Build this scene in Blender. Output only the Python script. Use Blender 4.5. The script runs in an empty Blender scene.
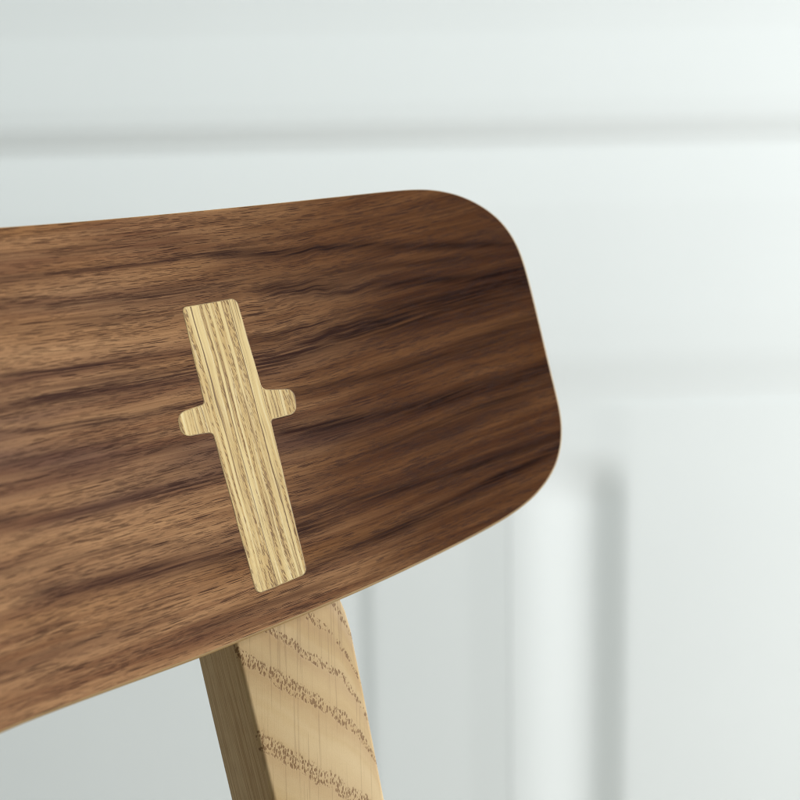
import bpy, bmesh, math, random
from mathutils import Vector, Matrix
from math import sin, cos, radians, atan2, hypot, pi
random.seed(4)
S = bpy.context.scene
COL = S.collection

# ------------------------------------------------------------ camera
CAM_Z = 0.87
PITCH, ROLL, FPX = 0.177, 0.0227, 1200.0
fw = Vector((0, cos(PITCH), -sin(PITCH)))
r0 = Vector((1, 0, 0)); u0 = r0.cross(fw)
cr = (r0 * cos(ROLL) - u0 * sin(ROLL)).normalized()
cu = (u0 * cos(ROLL) + r0 * sin(ROLL)).normalized()
cd = bpy.data.cameras.new('camera'); cam = bpy.data.objects.new('camera', cd); COL.objects.link(cam)
cam.matrix_world = Matrix.Translation((0, 0, CAM_Z)) @ Matrix((cr, cu, -fw)).transposed().to_4x4()
cd.sensor_width = 36; cd.lens = FPX / 800 * 36
cd.clip_start = 0.02; cd.clip_end = 60
cd.dof.use_dof = True; cd.dof.focus_distance = 0.420; cd.dof.aperture_fstop = 9.0
S.camera = cam

# ------------------------------------------------------------ world and lamps
W = bpy.data.worlds.new('World'); S.world = W; W.use_nodes = True
bg = W.node_tree.nodes['Background']; bg.inputs[0].default_value = (0.90, 1.0, 0.95, 1); bg.inputs[1].default_value = 0.13

def area(name, loc, target, sx, sy, power, color):
    l = bpy.data.lights.new(name, 'AREA'); l.shape = 'RECTANGLE'; l.size = sx; l.size_y = sy
    l.energy = power; l.color = color
    o = bpy.data.objects.new(name, l); COL.objects.link(o); o.location = loc
    o.rotation_euler = (Vector(target) - Vector(loc)).to_track_quat('-Z', 'Y').to_euler()
    return o
area('window_light', (2.4, 0.60, 1.15), (0.0, 0.85, 0.60), 1.1, 2.1, 81, (1.0, 1.0, 1.0))
area('wall_fill_light', (-0.25, 0.56, 2.6), (-0.25, 1.20, 0.0), 1.6, 0.5, 37, (0.94, 1.0, 1.0))  # unseen lamp added above to fill and even out the wall

S.view_settings.view_transform = 'Standard'; S.view_settings.look = 'None'
S.view_settings.exposure = 0.0; S.view_settings.gamma = 1.0
S.cycles.use_denoising = True
S.cycles.max_bounces = 8
S.cycles.filter_width = 1.0

# ------------------------------------------------------------ node helpers
class G:
    def __init__(self, name):
        self.m = bpy.data.materials.new(name); self.m.use_nodes = True
        self.t = self.m.node_tree; self.b = self.t.nodes['Principled BSDF']
    def link(self, a, b):
        if isinstance(a, E): a = a.s
        self.t.links.new(a, b)
    def val(self, x, sock):
        if isinstance(x, E): self.t.links.new(x.s, sock)
        elif isinstance(x, (tuple, list)): sock.default_value = (*x, 1) if len(x) == 3 and len(sock.default_value) == 4 else x
        else: sock.default_value = x
    def math(self, op, a, b=None, c=None, clamp=False):
        n = self.t.nodes.new('ShaderNodeMath'); n.operation = op; n.use_clamp = clamp
        self.val(a, n.inputs[0])
        if b is not None: self.val(b, n.inputs[1])
        if c is not None: self.val(c, n.inputs[2])
        return E(self, n.outputs[0])
    def uv(self):
        n = self.t.nodes.new('ShaderNodeUVMap'); n.uv_map = 'UVMap'
        s = self.t.nodes.new('ShaderNodeSeparateXYZ'); self.t.links.new(n.outputs[0], s.inputs[0])
        return E(self, s.outputs[0]), E(self, s.outputs[1])
    def obj(self):
        n = self.t.nodes.new('ShaderNodeTexCoord')
        s = self.t.nodes.new('ShaderNodeSeparateXYZ'); self.t.links.new(n.outputs['Object'], s.inputs[0])
        return [E(self, s.outputs[i]) for i in range(3)]
    def vec(self, x, y, z=0.0):
        n = self.t.nodes.new('ShaderNodeCombineXYZ')
        for i, q in enumerate((x, y, z)): self.val(q, n.inputs[i])
        return E(self, n.outputs[0])
    def noise(self, x, y, z=0.0, det=2, rough=.5, dist=0.0):
        n = self.t.nodes.new('ShaderNodeTexNoise'); self.link(self.vec(x, y, z), n.inputs['Vector'])
        n.inputs['Scale'].default_value = 1; n.inputs['Detail'].default_value = det
        n.inputs['Roughness'].default_value = rough; n.inputs['Distortion'].default_value = dist
        return E(self, n.outputs[0])
    def cells(self, x, y, z=0.0, rnd=1.0):
        n = self.t.nodes.new('ShaderNodeTexVoronoi'); n.voronoi_dimensions = '3D'
        self.link(self.vec(x, y, z), n.inputs['Vector']); n.inputs['Scale'].default_value = 1
        n.inputs['Randomness'].default_value = rnd
        return E(self, n.outputs['Distance'])
    def smooth(self, x, a, b):
        n = self.t.nodes.new('ShaderNodeMapRange'); n.interpolation_type = 'SMOOTHSTEP'
        self.val(x, n.inputs[0]); n.inputs[1].default_value = a; n.inputs[2].default_value = b
        return E(self, n.outputs[0])
    def mix(self, f, a, b, mode='MIX'):
        n = self.t.nodes.new('ShaderNodeMix'); n.data_type = 'RGBA'; n.blend_type = mode; n.clamp_factor = True
        self.val(f, n.inputs[0]); self.val(a, n.inputs[6]); self.val(b, n.inputs[7])
        return E(self, n.outputs[2])
    def bump(self, h, strength, dist):
        n = self.t.nodes.new('ShaderNodeBump'); n.inputs['Strength'].default_value = strength
        n.inputs['Distance'].default_value = dist; self.link(h, n.inputs['Height'])
        self.t.links.new(n.outputs[0], self.b.inputs['Normal'])
    def gauss(self, x, sig):
        q = self.math('MULTIPLY', x, x)
        if isinstance(sig, E): return self.math('EXPONENT', self.math('DIVIDE', q, self.math('MULTIPLY', sig, sig) * -2.0))
        return self.math('EXPONENT', q * (-1 / (2 * sig * sig)))
class E:
    def __init__(self, g, s): self.g = g; self.s = s
    def __add__(self, o): return self.g.math('ADD', self, o)
    __radd__ = __add__
    def __mul__(self, o): return self.g.math('MULTIPLY', self, o)
    __rmul__ = __mul__
    def __sub__(self, o): return self.g.math('SUBTRACT', self, o)
    def __rsub__(self, o): return self.g.math('SUBTRACT', o, self)
    def clamp(self): return self.g.math('ADD', self, 0.0, clamp=True)
    def max(self, o): return self.g.math('MAXIMUM', self, o)
    def min(self, o): return self.g.math('MINIMUM', self, o)

# ------------------------------------------------------------ walnut veneer (UV in metres: along / across the backrest)
def walnut():
    g = G('walnut'); u, v = g.uv()
    # slow wander of the grain and a small figure swirl beside the tenon
    fig = g.gauss(g.math('SUBTRACT', u, 0.146), 0.016) * g.gauss(g.math('SUBTRACT', v, 0.047), 0.014)
    fig2 = g.gauss(g.math('SUBTRACT', u, 0.121), 0.012) * g.gauss(g.math('SUBTRACT', v, 0.070), 0.007)
    w = v + (g.noise(u * 9, v * 22, 3.1, 2) - .5) * 0.0045 + (g.noise(u * 30, v * 160, 7.7, 2) - .5) * 0.0018
    w = w + (g.noise(u * 70, v * 60, 4.2, 1) - .5) * 0.010 * fig
    # broad and fine bands of colour running with the grain
    rise = g.smooth(u, 0.12, 0.26)
    s = w - rise * 0.008
    sp_ = v - rise * .008 + (g.noise(u * 9, v * 22, 3.1, 2) - .5) * .0045 + (g.noise(u * 70, v * 60, 4.2, 1) - .5) * .006 * fig
    n1 = g.noise(u * 4.0, s * 75, 1.3, 3, .55)
    n2 = g.noise(u * 10, s * 260, 2.9, 3, .6)
    n3 = g.noise(u * 30, sp_ * 1900, 5.9, 2, .6)
    tone = (g.smooth(n1, .30, .70) * .42 + g.smooth(n2, .34, .66) * .58)
    light = (0.405, 0.224, 0.106); mid = (0.160, 0.068, 0.030); dark = (0.038, 0.0120, 0.0065)
    c = g.mix(tone, mid, light)
    hue = g.noise(u * 7, s * 48, 14.5, 2)
    c = g.mix(g.smooth(hue, .53, .72) * .55, c, (0.29, 0.135, 0.044))     # orange heartwood
    c = g.mix(g.smooth(hue, .48, .30) * .62, c, (0.105, 0.056, 0.044))     # greyer, purplish wood
    # named dark and light streaks: a + b u + c u2 across, sigma, strength, u from, u to
    D = [(.0665, .0048, .127, .0008, .75, -.06, .125), (.061, -.0922, .46, .0014, .75, -.3, .115), (.0539, -.0859, .573, .0012, .45, -.3, .11),
         (.0364, -.0061, .0293, .0011, .85, -.25, .16), (.0282, .0068, -.0113, .0019, .90, -.3, .15), (.0224, -.1229, .797, .0007, .85, -.1, .11),
         (-.0043, -.1362, .9785, .0013, .75, -.2, .10), (-.0191, -.043, -1.0, .0011, .45, -.2, .07), (-.0277, -.1304, .6495, .0021, .8, .01, .13),
         (.0692, .0177, -.328, .0010, .85, .10, .3), (.0759, -.2432, .4482, .0017, .95, .12, .3), (.013, .154, -.2167, .0034, .95, .095, .3),
         (.0245, -.2908, .8058, .0018, .95, .11, .3), (-.0061, -.2807, .7889, .0014, .75, .11, .3), (-.0485, -.0634, .5482, .0013, .95, .11, .3),
         (.030, -.20, .62, .0013, .6, .12, .3), (-.012, -.075, .45, .0014, .6, .15, .3), (-.055, .0, .0, .0016, .55, .06, .12),
         (.006, -.02, .12, .0010, .45, -.1, .09), (.0128, -.06, .3, .0009, .5, -.2, .08), (.0745, -.01, .0, .0009, .4, -.2, .10),
         (.0085, -.05, .45, .0016, .6, .155, .3), (-.047, .02, -.1, .0016, .35, -.2, .06), (.055, .03, -.2, .0012, .5, .13, .26)]
    dk = None; halo = None
    wob = g.noise(u * 24, sp_ * 1100, 8.8, 3, .65)
    for i, (a, b, cc, sg, st, ua, ub) in enumerate(D):
        ctr = u * b + u * u * cc + a
        br = g.smooth(u, ua - .012, ua + .012) * g.smooth(u, ub + .014, ub - .014) * st
        thick = (g.noise(u * 22, float(i) * 3.7, 1.0, 1) * 1.6 + .35) * sg
        k = g.gauss(w - ctr, thick) * br
        dk = k if dk is None else dk.max(k)
        k2 = g.gauss(w - ctr + .0006, sg * 2.6) * br
        halo = k2 if halo is None else halo.max(k2)
    dk = (dk * (g.smooth(wob, .34, .62) * .85 + .22) * (g.smooth(g.noise(u * 26, v * 130, 91.0, 2), .30, .60) * .45 + .70)).clamp()
    L = [(.047, -.1171, .9061, .0028, .5, -.2, .10), (.0241, -.1413, .8846, .0013, .6, -.2, .095), (-.0008, -.1087, .7438, .0022, .55, -.2, .085),
         (.023, -.409, 1.2513, .0017, .6, .11, .3), (-.012, -.1, .5, .0026, .45, -.2, .07), (.064, -.02, .2, .0022, .4, -.2, .12),
         (-.0245, -.09, .4, .0018, .45, -.2, .08), (.0255, .05, -.1, .0013, .3, .15, .3)]
    lt = None
    for (a, b, cc, sg, st, ua, ub) in L:
        k = g.gauss(w - (u * b + u * u * cc + a), sg) * g.smooth(u, ua - .02, ua + .02) * g.smooth(u, ub + .02, ub - .02) * st
        lt = k if lt is None else lt.max(k)
    lt = lt.max(fig * .65).max(fig2 * .5)
    c = g.mix(lt, c, (0.37, 0.205, 0.098))
    c = g.mix(halo * .36, c, (0.100, 0.042, 0.029))
    c = g.mix(dk, c, dark)
    # right end's shade put into the colour as redder wood: its boundary wanders along the growth lines
    shade_edge = g.noise(u * 5.0, s * 34, 77.0, 3, .6)
    c = g.mix(g.smooth(u + (shade_edge - .5) * .26, .06, .17) * .86, c, g.mix(1.0, c, (0.34, 0.235, 0.16), 'MULTIPLY'))
    # fine fibre
    c = g.mix(g.smooth(n3, .42, .66) * .50, c, g.mix(1.0, c, (.44, .38, .35), 'MULTIPLY'))
    n4 = g.noise(u * 40, sp_ * 2400, 45.9, 2, .6)
    c = g.mix(g.smooth(n4, .46, .64) * .42, c, g.mix(1.0, c, (1.42, 1.42, 1.40), 'MULTIPLY'))
    # open pores: short dark dashes lying in the grain
    pd = g.smooth(g.noise(u * 26, sp_ * 170, 6.1, 2), .36, .62)
    q1 = u * 1000.0 + (g.noise(u * 60, v * 60, 61.0, 1) - .5) * 6.0
    p1 = g.cells(q1 * .085, sp_ * 2050, 12.3); p2 = g.cells(q1 * .12 + 4.4, sp_ * 2600, 22.3); p3 = g.cells(q1 * .17 + 7.1, sp_ * 2600, 32.3)
    m1 = g.noise(u * 38, sp_ * 330, 16.1, 1); m2 = g.noise(u * 50, sp_ * 420, 26.1, 1)
    t1 = g.smooth(m1, .36, .66) * .32 + .08; t2 = g.smooth(m2, .36, .66) * .30 + .10
    pores = g.smooth(t1 - p1, .0, .09).max(g.smooth(t2 - p2, .0, .09) * .85).max(g.smooth(pd * .26 + .18 - p3, .0, .09) * .7)
    c = g.mix(pores * .80, c, (0.030, 0.0110, 0.0075))
    # speckle of the oiled surface
    sp = g.noise(u * 2600, v * 2600, 2.2, 1)
    c = g.mix(g.smooth(sp, .58, .80) * .5, c, g.mix(1.0, c, (1.5, 1.45, 1.4), 'MULTIPLY'))
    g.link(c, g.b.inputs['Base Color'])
    g.link(g.noise(u * 60, s * 500, 9.1, 2) * .12 + pores * .25 + .27, g.b.inputs['Roughness'])
    g.b.inputs['Specular IOR Level'].default_value = .05
    g.bump(pores * -1.0 + n3 * .2, .25, .00012)
    return g.m

def edge_wood():
    g = G('veneer_edge'); x, y, z = g.obj()
    n = g.noise(x * 30, y * 30, z * 300, 3)
    g.link(g.mix(n, (0.25, 0.15, 0.055), (0.46, 0.31, 0.13)), g.b.inputs['Base Color'])
    g.b.inputs['Roughness'].default_value = .5
    return g.m

def ash_inlay():
    g = G('ash_end'); u, v = g.uv()            # u across, v along the fibre
    w = u + v * 0.035 + (g.noise(u * 60, v * 12, 1.0, 2) - .5) * 0.0030 + (g.noise(u * 200, v * 60, 4.0, 2) - .5) * 0.0009
    a = g.noise(w * 520, v * 7, 2.0, 1, .5)
    b = g.noise(w * 1100, v * 24, 3.0, 2, .6)
    f = g.noise(w * 4200 + v * 500, v * 260, 5.0, 2, .6)
    c = g.mix(g.smooth(a, .36, .60), (0.71, 0.54, 0.240), (0.52, 0.340, 0.118))
    band = g.smooth(a, .50, .70)
    c = g.mix(g.smooth(b, .54, .66) * .70, c, (0.19, 0.095, 0.026))
    c = g.mix(g.smooth(b, .48, .30) * .45, c, (0.82, 0.72, 0.44))
    # saw-tooth pores packed in the dark growth rings
    po = g.smooth(g.cells(w * 2000 + v * 350, v * 430, 7.0), .50, .36) * (g.smooth(a, .46, .60) * .95 + g.smooth(v, .0, -.04) * .15)
    c = g.mix(po * .78, c, (0.16, 0.078, 0.020))
    line = g.smooth(g.noise(w * 900, v * 3, 17.0, 1), .62, .68)
    c = g.mix(line * .92, c, (0.13, 0.065, 0.02))
    c = g.mix(g.smooth(f, .5, .75) * .25, c, (0.40, 0.27, 0.11))
    g.link(c, g.b.inputs['Base Color']); g.b.inputs['Roughness'].default_value = .52
    g.b.inputs['Specular IOR Level'].default_value = .35
    g.bump(po * -1.0 + b * .5 + f * .3, .4, .00015)
    return g.m

def glue_line():
    g = G('glue_line'); x, y, z = g.obj()
    g.link(g.mix(g.smooth(g.noise(x * 90, y * 90, z * 90, 3), .38, .62), (0.20, 0.12, 0.045), (0.50, 0.36, 0.15)), g.b.inputs['Base Color'])
    g.b.inputs['Roughness'].default_value = .6
    return g.m

def ash_post():
    g = G('ash'); a, v = g.uv()                # a: distance round the section in metres, v: along the post
    x = a * 1000.0; y = v * 1000.0
    wob = (g.noise(x * .09, y * .09, 1.0, 2) - .5) * 7.0 + (g.noise(x * .5, y * .5, 6.0, 1) - .5) * 2.4
    bend = (x - 37.0).max(0.0); bend = bend * bend * .13
    q = y + x + bend + wob
    xf = x - y * .26
    fib = g.noise(xf * 2.2, y * .05, 3.0, 3, .6)
    broad = g.noise(q * .07, x * .01, 9.0, 2)
    c = g.mix(g.smooth(broad, .3, .7), (0.600, 0.455, 0.255), (0.52, 0.365, 0.175))
    face = g.smooth(x, 54.0, 53.0)
    bands = None; halo = None
    for k, (ctr, sg) in enumerate(((-15, 2.4), (-34, 1.5), (-51, 1.7), (-69.5, 2.5), (-100, 3.0), (-128, 3.0), (-151, 2.6), (-180, 3), (-214, 3), (-243, 2.6), (-280, 3), (-320, 3), (-366, 3), (8, 2), (31, 2))):
        d = q - float(ctr)
        b_ = g.gauss(d, sg); h_ = g.gauss(d + 3.2, sg * 2.0)
        bands = b_ if bands is None else bands.max(b_)
        halo = h_ if halo is None else halo.max(h_)
    c = g.mix(halo * face * .46, c, (0.43, 0.27, 0.13))
    xs = xf + (g.noise(x * .8, y * .8, 71.0, 1) - .5) * .8
    dash = g.cells(xs * 1.12, y * .54, 5.0); dash2 = g.cells(xs * 1.35 + 3.3, y * .66, 9.5)
    thin = g.noise(x * .35, y * .35, 52.0, 1) * .16
    po = (g.smooth(dash + thin, .56, .40).max(g.smooth(dash2 + thin, .46, .36) * .8)) * g.smooth(bands, .34, .60) * face
    c = g.mix(po * .78, c, (0.16, 0.076, 0.028))
    # straight grain on the other three faces
    sg = g.noise(x * 1.3, y * .015, 8.0, 3, .65); sp = g.noise(x * 4, y * .12, 18.0, 2)
    side = g.mix(g.smooth(sg, .35, .68), (0.58, 0.42, 0.225), (0.40, 0.25, 0.105))
    side = g.mix(g.smooth(sp, .55, .7) * .55, side, (0.24, 0.125, 0.045))
    c = g.mix(face, side, c)
    # fine fibre lines and rays
    c = g.mix(g.smooth(fib, .56, .72) * .22, c, (0.36, 0.23, 0.11))
    ray = g.smooth(g.noise(xf * 1.05, y * .022, 33.0, 1), .61, .66)
    c = g.mix(ray * .30 * face, c, (0.27, 0.17, 0.085))
    spk = g.noise(x * 3.2, y * 1.7, 41.0, 2)
    c = g.mix(g.smooth(spk, .52, .75) * .18, c, (0.38, 0.25, 0.13))
    g.link(c, g.b.inputs['Base Color']); g.b.inputs['Roughness'].default_value = .50
    g.b.inputs['Specular IOR Level'].default_value = .15
    g.bump(po * -1.0 + fib * .3 + spk * .3, .4, .0002)
    return g.m

def paint(name, col):
    g = G(name); x, y, z = g.obj()
    n = g.noise(x * 3, y * 3, z * 3, 3)
    c = g.mix(n, col, tuple(q * .95 for q in col))
    g.link(c, g.b.inputs['Base Color']); g.b.inputs['Roughness'].default_value = .42
    br = g.noise(x * 40, y * 40, z * 500, 2)
    g.bump(br, .12, .0004)
    return g.m
def floor_mat():
    g = G('floor_boards'); x, y, z = g.obj()
    n = g.noise(x * 3, y * 40, 0, 4)
    g.link(g.mix(n, (0.50, 0.49, 0.46), (0.60, 0.59, 0.56)), g.b.inputs['Base Color']); g.b.inputs['Roughness'].default_value = .5
    return g.m
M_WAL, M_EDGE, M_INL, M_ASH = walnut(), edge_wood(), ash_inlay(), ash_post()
M_PAINT = paint('white_paint', (0.785, 0.815, 0.81)); M_FLOOR = floor_mat(); M_GLUE = glue_line()

# ------------------------------------------------------------ mesh helpers
def link(name, bm, mats, parent=None, smooth=True):
    me = bpy.data.meshes.new(name); bm.normal_update(); bm.to_mesh(me); bm.free()
    for m in mats: me.materials.append(m)
    if smooth:
        for p in me.polygons: p.use_smooth = True
    o = bpy.data.objects.new(name, me); COL.objects.link(o)
    if parent: o.parent = parent
    return o
def rounded(poly, seg=6):
    """poly: (x, y, r) corners -> points with arc-like rounded corners"""
    out = []; n = len(poly)
    for i in range(n):
        x, y, r = poly[i]
        if r <= 0: out.append((x, y)); continue
        p = Vector((x, y)); a = Vector(poly[i - 1][:2]) - p; b = Vector(poly[(i + 1) % n][:2]) - p
        A, B = a.normalized(), b.normalized(); ang = A.angle(B); t = min(r / math.tan(ang / 2), a.length * .49, b.length * .49)
        rr = t * math.tan(ang / 2); c = p + (A + B).normalized() * (rr / sin(ang / 2))
        s, e = p + A * t - c, p + B * t - c; a0 = atan2(s.y, s.x); da = atan2(s.x * e.y - s.y * e.x, s.dot(e))
        for k in range(seg + 1):
            q = a0 + da * k / seg; out.append((c.x + rr * cos(q), c.y + rr * sin(q)))
    return out

# ------------------------------------------------------------ chair: frame of the leaning, gently dished backrest
R = 0.60
def solve():
    ray = lambda x, y: fw * FPX + cr * (x - 400) - cu * (y - 400)
    t = ray(1793, 67).normalized(); d = -(cr * .245 - cu); d = (d - t * d.dot(t)).normalized()
    n = t.cross(d); n = -n if n.dot(fw) > 0 else n
    a = .1 / R; t0 = t * cos(a) - n * sin(a); n0 = n * cos(a) + t * sin(a)
    P = ray(243, 445) / FPX * .42
    return P - (R * sin(a) * t0 + R * (1 - cos(a)) * n0), t0, n0, d
O, T0, N0, DV = solve()
O = O + Vector((0, 0, CAM_Z))
def surf(u, v, off=0.0):
    """point of the backrest's front surface, off metres in front of it"""
    a = u / R; nn = N0 * cos(a) - T0 * sin(a)
    return O + T0 * (R * sin(a)) + N0 * (R * (1 - cos(a))) + DV * v + nn * off

chair = bpy.data.objects.new('chair', None); COL.objects.link(chair)
back_h = Vector((-N0.x, -N0.y, 0)).normalized()
chair.location = (O.x - back_h.x * .2, O.y - back_h.y * .2, 0)
chair.rotation_euler = (0, 0, atan2(T0.y, T0.x))
chair.empty_display_size = .1
bpy.context.view_layer.update()
INV = chair.matrix_world.inverted()
chair['label'] = 'wooden chair with dished dark walnut backrest and pale ash posts, cross-shaped tenon showing'
chair['category'] = 'chair'

# outline of the backrest (mm): right half, mirrored for the left
top = [(0, 83.4), (53, 83.8), (106, 84.2), (148, 84.1), (171, 83.9), (190, 83.6), (203, 82.9), (212, 81.3), (220.5, 78.5), (227.5, 74.8), (233.4, 70.4),
       (238.2, 65.3), (241.6, 59.6), (243.9, 53), (245.0, 45), (245.3, 33), (245.3, 20), (245.2, 5), (245.2, -6), (245.2, -15), (244.5, -22.2),
       (242.4, -29.6), (238.6, -36.6), (232.6, -42.9), (223.8, -48.4), (214.5, -51.8), (205, -54.2), (192, -56.4), (177, -58.5), (160, -60.4), (145, -61.8),
       (122.5, -63.3), (100, -64.2), (78, -64.9), (60, -65.1), (36.7, -64.6), (14, -64.0), (0, -63.8)]
def catmull(P, n, closed=False):
    out = []
    for i in range(len(P) - 1):
        p0 = P[max(i - 1, 0)]; p1 = P[i]; p2 = P[i + 1]; p3 = P[min(i + 2, len(P) - 1)]
        for k in range(n):
            t = k / n; q = []
            for j in (0, 1):
                q.append(.5 * (2 * p1[j] + (p2[j] - p0[j]) * t + (2 * p0[j] - 5 * p1[j] + 4 * p2[j] - p3[j]) * t * t + (3 * p1[j] - p0[j] - 3 * p2[j] + p3[j]) * t ** 3))
            out.append(q)
    return out
def lap(P, it):
    for _ in range(it):
        P = [P[0]] + [[(P[i-1][j] + 2 * P[i][j] + P[i+1][j]) / 4 for j in (0, 1)] for i in range(1, len(P) - 1)] + [P[-1]]
    return P
half = lap(catmull(top, 6), 14)
half = [[a / 1000, b / 1000] for a, b in half] + [[0.0, top[-1][1] / 1000]]
loop = half[:-1] + [half[-1]] + [[-a, b] for a, b in reversed(half[1:-1])]
def normals(L):
    out = []
    for i in range(len(L)):
        a = Vector(L[i - 1]); b = Vector(L[(i + 1) % len(L)]); d = (b - a).normalized(); out.append(Vector((d.y, -d.x)))
    return out
NL = normals(loop)                       # clockwise loop: (d.y,-d.x) points inward
cx = Vector((0.0, .0095))
def make_backrest():
    bm = bmesh.new(); uvl = bm.loops.layers.uv.new('UVMap')
    cen = Vector((0.1, 0.0))
    inward = [n if (n.dot(Vector((0, .0095)) - Vector(p)) > 0) else -n for n, p in zip(NL, loop)]
    def ring(ins, off):
        r = []
        for p, n in zip(loop, inward):
            k = 1.0 - .7 * max(0.0, min(1.0, -n.y)) ** 2      # the upper arris is eased less than the lower one
            q = Vector(p) + n * ins * k
            r.append((bm.verts.new(INV @ surf(q.x, q.y, off)), (q.x, q.y)))
        return r
    def skel(f, off, ins):
        r = []
        for p, n in zip(loop, inward):
            k = 1.0 - .7 * max(0.0, min(1.0, -n.y)) ** 2
            q = Vector(p) + n * ins * k
            c = Vector((max(-.165, min(.165, p[0])), .0095)); w = q * (1 - f) + c * f
            r.append((bm.verts.new(INV @ surf(w.x, w.y, off)), (w.x, w.y)))
        return r
    rings = []; mats = []
    T = -.0072
    for f in (1.0, .8, .6, .4, .2, .05, .012, .003): rings.append(skel(f, 0, .0011)); mats.append(0)
    rings.append(ring(.0011, 0)); mats.append(1)
    rings.append(ring(.0006, -.00020)); mats.append(1)
    rings.append(ring(.0002, -.00065)); mats.append(1)
    rings.append(ring(0, -.0013)); mats.append(1)
    rings.append(ring(.0002, -.0050)); mats.append(1)
    rings.append(ring(.0012, T)); mats.append(0)
    for f in (.003, .05, .4, .8, 1.0): rings.append(skel(f, T, .0012)); mats.append(0)
    N = len(loop)
    for a in range(len(rings) - 1):
        A, B = rings[a], rings[a + 1]
        for i in range(N):
            j = (i + 1) % N; vs = [A[i], A[j], B[j], B[i]]
            f = bm.faces.new([q[0] for q in vs]); f.material_index = mats[a]
            for lp, q in zip(f.loops, vs): lp[uvl].uv = q[1]
    bmesh.ops.remove_doubles(bm, verts=bm.verts, dist=1e-6)
    bmesh.ops.recalc_face_normals(bm, faces=bm.faces)
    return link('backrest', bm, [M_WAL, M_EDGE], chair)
# outline winding is whatever; inward vectors are solved per point
back = make_backrest()
back['label'] = 'dark walnut backrest panel with rounded corners'

# ------------------------------------------------------------ cross-shaped tenon ends let into the backrest
body = [(88.9, 51.0, 1.8), (111.6, 51.6, 2.6), (113.2, 17.6, 2.4), (126.6, 15.6, 3.6), (125.2, 6.6, 3.6), (113.6, 6.4, 1.3), (113.5, -50.0, 2.6),
        (91.0, -51.4, 2.6), (89.2, 6.6, 1.5), (76.9, 7.4, 3.6), (77.0, 15.6, 3.6), (88.6, 16.9, 1.3)]
def make_inlay(sign):
    pts = [(x / 1000, y / 1000) for x, y in rounded(body, 7)]
    cen = Vector((.1012, .004))
    bm = bmesh.new()
    n = len(pts); inn = []
    for i in range(n):
        a = Vector(pts[i - 1]); b = Vector(pts[(i + 1) % n]); d = (b - a).normalized(); inn.append(Vector((d.y, -d.x)))
    def ring(ins, z): return [bm.verts.new((p[0] + q.x * ins, p[1] + q.y * ins, z)) for p, q in zip(pts, inn)]
    r0_ = ring(.00030, .00010); r1 = ring(.00002, .00004); r2 = ring(0, -.0020)
    bm.faces.new(r0_)
    for A, B in ((r0_, r1), (r1, r2)):
        for i in range(n): bm.faces.new((A[i], A[(i + 1) % n], B[(i + 1) % n], B[i])).material_index = 1
    for k in range(1, 25):
        x = .0765 + k * .002
        bmesh.ops.bisect_plane(bm, geom=bm.verts[:] + bm.edges[:] + bm.faces[:], plane_co=(x, 0, 0), plane_no=(1, 0, 0))
    for k in range(-6, 7):
        bmesh.ops.bisect_plane(bm, geom=bm.verts[:] + bm.edges[:] + bm.faces[:], plane_co=(0, k * .008 + .001, 0), plane_no=(0, 1, 0))
    uvl = bm.loops.layers.uv.new('UVMap')
    for f in bm.faces:
        for lp in f.loops: lp[uvl].uv = (lp.vert.co.x + (.3 if sign < 0 else 0), lp.vert.co.y)
    for v_ in bm.verts: v_.co = INV @ surf(sign * v_.co.x, v_.co.y, v_.co.z)
    bmesh.ops.recalc_face_normals(bm, faces=bm.faces)
    top_f = max(bm.faces, key=lambda f: f.calc_area())
    return link('tenon', bm, [M_INL, M_GLUE], chair, smooth=False)
for s_ in (1, -1): make_inlay(s_)

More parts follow.
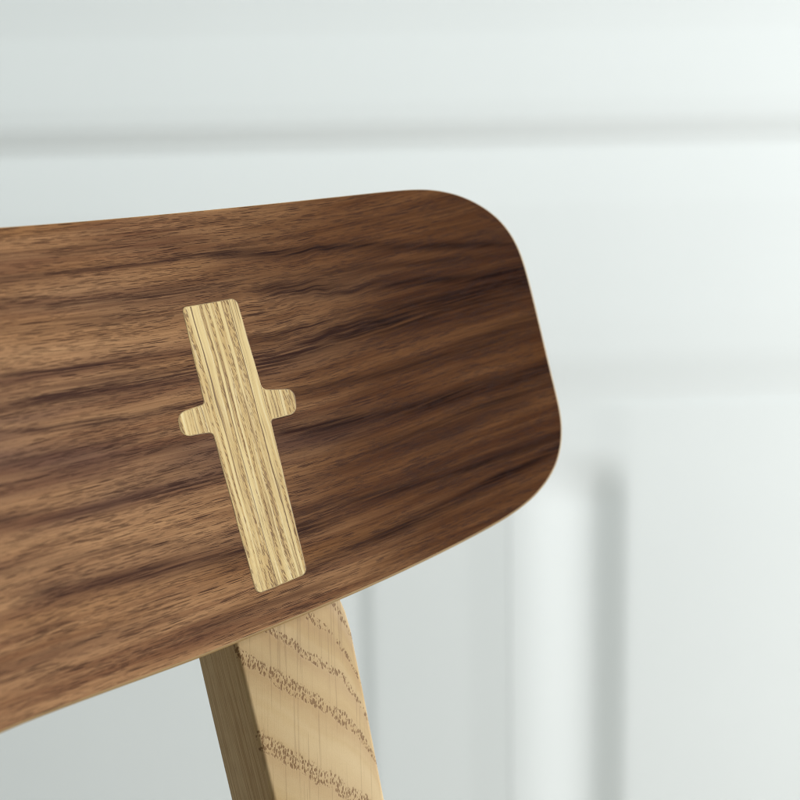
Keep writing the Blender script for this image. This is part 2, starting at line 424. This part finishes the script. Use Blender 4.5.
# ------------------------------------------------------------ posts that run down as the back legs
def rrect(x0, x1, y0, y1, r, seg=4):
    out = []
    for (cx_, cy_, a0) in ((x0 + r, y0 + r, 180), (x1 - r, y0 + r, 270), (x1 - r, y1 - r, 0), (x0 + r, y1 - r, 90)):
        for k in range(seg + 1):
            a = radians(a0 + 90 * k / seg); out.append((cx_ + r * cos(a), cy_ + r * sin(a)))
    return out
def make_post(sign):
    a = .1 / R; P = surf(sign * .1, 0); tt = T0 * cos(a) + N0 * sin(a) * sign if sign > 0 else T0 * cos(a) - N0 * sin(a)
    nn = N0 * cos(a) - T0 * sin(a) * sign
    # (down along the lean in m, x left, x right, thickness)
    secs = [(.052, -13, 12, 16), (.02, -15, 15, 22), (-.03, -16.5, 20, 27), (-.050, -17.2, 25, 28), (-.058, -17.4, 28.2, 28.6), (-.064, -17.4, 30.2, 28.8), (-.069, -17.4, 31.3, 29),
            (-.076, -17.4, 31.7, 29.2), (-.085, -17.4, 31.3, 29.4), (-.10, -17.3, 30.6, 29.8), (-.13, -17.2, 28.9, 30.3), (-.17, -16.8, 26.8, 30.5), (-.25, -16, 23.5, 30), (-.30, -15.5, 21.5, 29)]
    path = [(P + DV * s_, x0, x1, t, s_) for s_, x0, x1, t in secs]
    knee = P + DV * -.345; foot = Vector((knee.x, knee.y, 0)) - Vector((nn.x, nn.y, 0)).normalized() * .05
    path.append((knee, -15.5, 21, 28, -.345))
    for k in (1, 2, 3, 4, 5, 6):
        f = k / 6; path.append((knee.lerp(foot, f), -15.5 + 4 * f, 21 - 8 * f, 28 - 8 * f, -.345 - .45 * f))
    bm = bmesh.new(); uvl = bm.loops.layers.uv.new('UVMap'); rings = []
    for (c, x0, x1, t, s_) in path:
        if sign < 0: x0, x1 = -x1, -x0
        prof = rrect(x0 / 1000, x1 / 1000, 0, t / 1000, .0016)
        vs = []
        for x, y in prof:
            w = c + tt * x - nn * (.0070 + y)
            if s_ <= -.79: w.z = 0
            vs.append((bm.verts.new(INV @ w), 0))
        rings.append((vs, s_, prof))
    for A, B in zip(rings, rings[1:]):
        n = len(A[0])
        for i in range(n):
            j = (i + 1) % n
            f = bm.faces.new((A[0][i][0], A[0][j][0], B[0][j][0], B[0][i][0]))
            corners = (A[2][i], A[2][j], B[2][j], B[2][i])
            if i == 14: qa = [.110 + p[0] * sign for p in corners]
            elif i < 9: qa = [p[0] * sign + .0174 for p in corners]
            elif i < 14: qa = [.060 + p[1] for p in corners]
            else: qa = [.170 + p[1] for p in corners]
            for lp, q, s_ in zip(f.loops, qa, (A[1], A[1], B[1], B[1])): lp[uvl].uv = (q, s_)
    bm.faces.new([q[0] for q in rings[0][0]]); bm.faces.new([q[0] for q in reversed(rings[-1][0])])
    bmesh.ops.recalc_face_normals(bm, faces=bm.faces)
    o = link('post', bm, [M_ASH], chair, smooth=True)
    m = o.modifiers.new('split', 'EDGE_SPLIT'); m.split_angle = radians(35)
    return o
for s_ in (1, -1): make_post(s_)

# ------------------------------------------------------------ seat, rails and front legs (below the picture)
def box_bm(x0, x1, y0, y1, z0, z1, r=.004):
    bm = bmesh.new()
    bmesh.ops.create_cube(bm, size=1, matrix=Matrix.Translation(((x0+x1)/2, (y0+y1)/2, (z0+z1)/2)) @ Matrix.Diagonal((x1-x0, y1-y0, z1-z0, 1)))
    if r: bmesh.ops.bevel(bm, geom=bm.edges[:], offset=r, segments=3, affect='EDGES')
    uvl = bm.loops.layers.uv.new('UVMap')
    for f in bm.faces:
        for lp in f.loops: lp[uvl].uv = (lp.vert.co.x, lp.vert.co.y + lp.vert.co.z)
    return bm
LO = INV @ O                                            # middle of the backrest in chair coordinates
kz = (INV @ (surf(.1, 0) + DV * -.345))
yb = kz.y
def seat_bm():
    poly = rounded([(-.215, yb - .015, .04), (-.235, yb - .43, .06), (.235, yb - .43, .06), (.215, yb - .015, .04)], 8)
    bm = bmesh.new(); z1 = .447; rings = []
    for ins, z in ((.004, z1), (.001, z1 - .002), (0, z1 - .006), (.012, z1 - .018)):
        rings.append([bm.verts.new((x * (1 - ins / .22), (y - yb + .22) * (1 - ins / .22) + yb - .22, z)) for x, y in poly])
    for A, B in zip(rings, rings[1:]):
        for i in range(len(A)): bm.faces.new((A[i], A[(i+1) % len(A)], B[(i+1) % len(A)], B[i]))
    bm.faces.new(rings[0]); bm.faces.new(list(reversed(rings[-1])))
    bmesh.ops.recalc_face_normals(bm, faces=bm.faces)
    uvl = bm.loops.layers.uv.new('UVMap')
    for f in bm.faces:
        for lp in f.loops: lp[uvl].uv = (lp.vert.co.x, lp.vert.co.y - yb + .2)
    return bm
link('seat', seat_bm(), [M_WAL], chair, smooth=False)
for s_ in (1, -1):
    bm = box_bm(s_ * .185 - .017, s_ * .185 + .017, yb - .39, yb - .356, 0, .429, .004)
    link('leg', bm, [M_ASH], chair, smooth=False)
    bm = box_bm(s_ * .15 - .010, s_ * .15 + .010, yb - .356, yb - .012, .385, .427, .002)
    link('rail', bm, [M_ASH], chair, smooth=False)
link('rail', box_bm(-.168, .168, yb - .383, yb - .363, .385, .427, .002), [M_ASH], chair, smooth=False)
link('rail', box_bm(-.139, .139, yb - .03, yb - .013, .385, .427, .002), [M_ASH], chair, smooth=False)

# ------------------------------------------------------------ floor and the painted panelling behind
bm = bmesh.new(); bmesh.ops.create_grid(bm, x_segments=1, y_segments=1, size=3.0)
fl = link('floor', bm, [M_FLOOR], None, smooth=False); fl['kind'] = 'structure'

WY = 1.35; K = WY / 1.05                                                # face of the panelling
wall = bpy.data.objects.new('panelled_wall', None); COL.objects.link(wall); wall.location = (0, WY, 0); wall.rotation_euler = (0, 0, .05)
wall['label'] = 'white painted panelled wall with shallow mouldings, out of focus behind the backrest'; wall['category'] = 'wall'
C = CAM_Z
def prism_x(name, prof, x0, x1):
    """profile (z, height toward the room) swept along x; closed at the wall"""
    bm = bmesh.new(); A = [bm.verts.new((x0, -h, z)) for z, h in prof]; B = [bm.verts.new((x1, -h, z)) for z, h in prof]
    n = len(prof)
    for i in range(n): bm.faces.new((A[i], A[(i+1) % n], B[(i+1) % n], B[i]))
    bm.faces.new(A); bm.faces.new(list(reversed(B))); bmesh.ops.recalc_face_normals(bm, faces=bm.faces)
    return link(name, bm, [M_PAINT], wall, smooth=False)
def prism_z(name, prof, z0, z1):
    bm = bmesh.new(); A = [bm.verts.new((x, -h, z0)) for x, h in prof]; B = [bm.verts.new((x, -h, z1)) for x, h in prof]
    n = len(prof)
    for i in range(n): bm.faces.new((A[i], A[(i+1) % n], B[(i+1) % n], B[i]))
    bm.faces.new(A); bm.faces.new(list(reversed(B))); bmesh.ops.recalc_face_normals(bm, faces=bm.faces)
    return link(name, bm, [M_PAINT], wall, smooth=False)
X0, X1 = -1.6, 1.6
prism_x('backboard', [(0, -.02), (0, -.004), (1.9, -.004), (1.9, -.02)], X0, X1)
Z = lambda q: C + K * q

prism_x('top_rail', [(Z(.030), -.0035), (Z(.030), .0110), (Z(.033), .0114), (Z(.040), .0129), (Z(.047), .0152), (Z(.055), .0168), (Z(.068), .0176), (Z(.105), .0180), (Z(.125), .0184), (Z(.140), .0196), (Z(.165), .0222), (1.89, .0235), (1.89, -.0035)], X0 + .002, X1 - .002)
prism_x('middle_rail', [(Z(-.197), -.0035), (Z(-.197), .0112), (Z(-.190), .0114), (Z(-.178), .0126), (Z(-.158), .0153), (Z(-.148), .0160), (Z(-.12), .0161), (Z(-.02), .0140), (Z(.0299), .0110), (Z(.0299), -.0035)], X0 + .004, X1 - .004)
zC = Z(-.1971)
prism_z('stile', [(x * K, h) for x, h in [(-.075, -.003), (-.075, .000), (-.046, .0005), (-.041, .0010), (-.029, .0042), (-.024, .0047), (.058, .0078), (.068, .0086), (.090, .0105), (.0955, .0110), (.0955, -.003)]], .01, zC)
def sm(t): t = max(0.0, min(1.0, t)); return t * t * (3 - 2 * t)
def panel_field():
    """broad panel with a long shallow cove running down to a groove that dies out below its top edge"""
    bm = bmesh.new()
    xs = [.096 + (.62 - .096) * 0] + [.096 + .002 * k for k in range(1, 62)] + [.25, .35, .5, .70]
    zs = [-.1971 - .003 * k for k in range(0, 36)] + [-.33, -.45, -.60, -.655]
    def h(x, z):
        d = sm((-.234 - z) / .056)
        base = .0110 + .0018 * sm((x - .10) / .12)
        if x <= .170: g_ = sm((x - .100) / .070) ** 1.15
        else: g_ = 1 - sm((x - .170) / .038)
        return base - (.0105 * d + .0008 * (1 - d)) * g_
    V = [[bm.verts.new((x * K, -h(x, z), Z(z))) for x in xs] for z in zs]
    for a in range(len(zs) - 1):
        for b in range(len(xs) - 1): bm.faces.new((V[a][b], V[a][b+1], V[a+1][b+1], V[a+1][b]))
    back = [bm.verts.new((x * K, .0032, Z(z))) for x, z in ((xs[0], zs[0]), (xs[-1], zs[0]), (xs[-1], zs[-1]), (xs[0], zs[-1]))]
    bm.faces.new([back[0], back[1]] + list(reversed(V[0]))); bm.faces.new([back[3], back[2]] + list(reversed(V[-1])))
    bm.faces.new([back[0], back[3]] + [V[a][0] for a in range(len(zs) - 1, -1, -1)]); bm.faces.new([back[1], back[2]] + [V[a][-1] for a in range(len(zs) - 1, -1, -1)])
    bm.faces.new(back); bmesh.ops.recalc_face_normals(bm, faces=bm.faces)
    o = link('panel', bm, [M_PAINT], wall, smooth=True)
    m = o.modifiers.new('split', 'EDGE_SPLIT'); m.split_angle = radians(40)
panel_field()
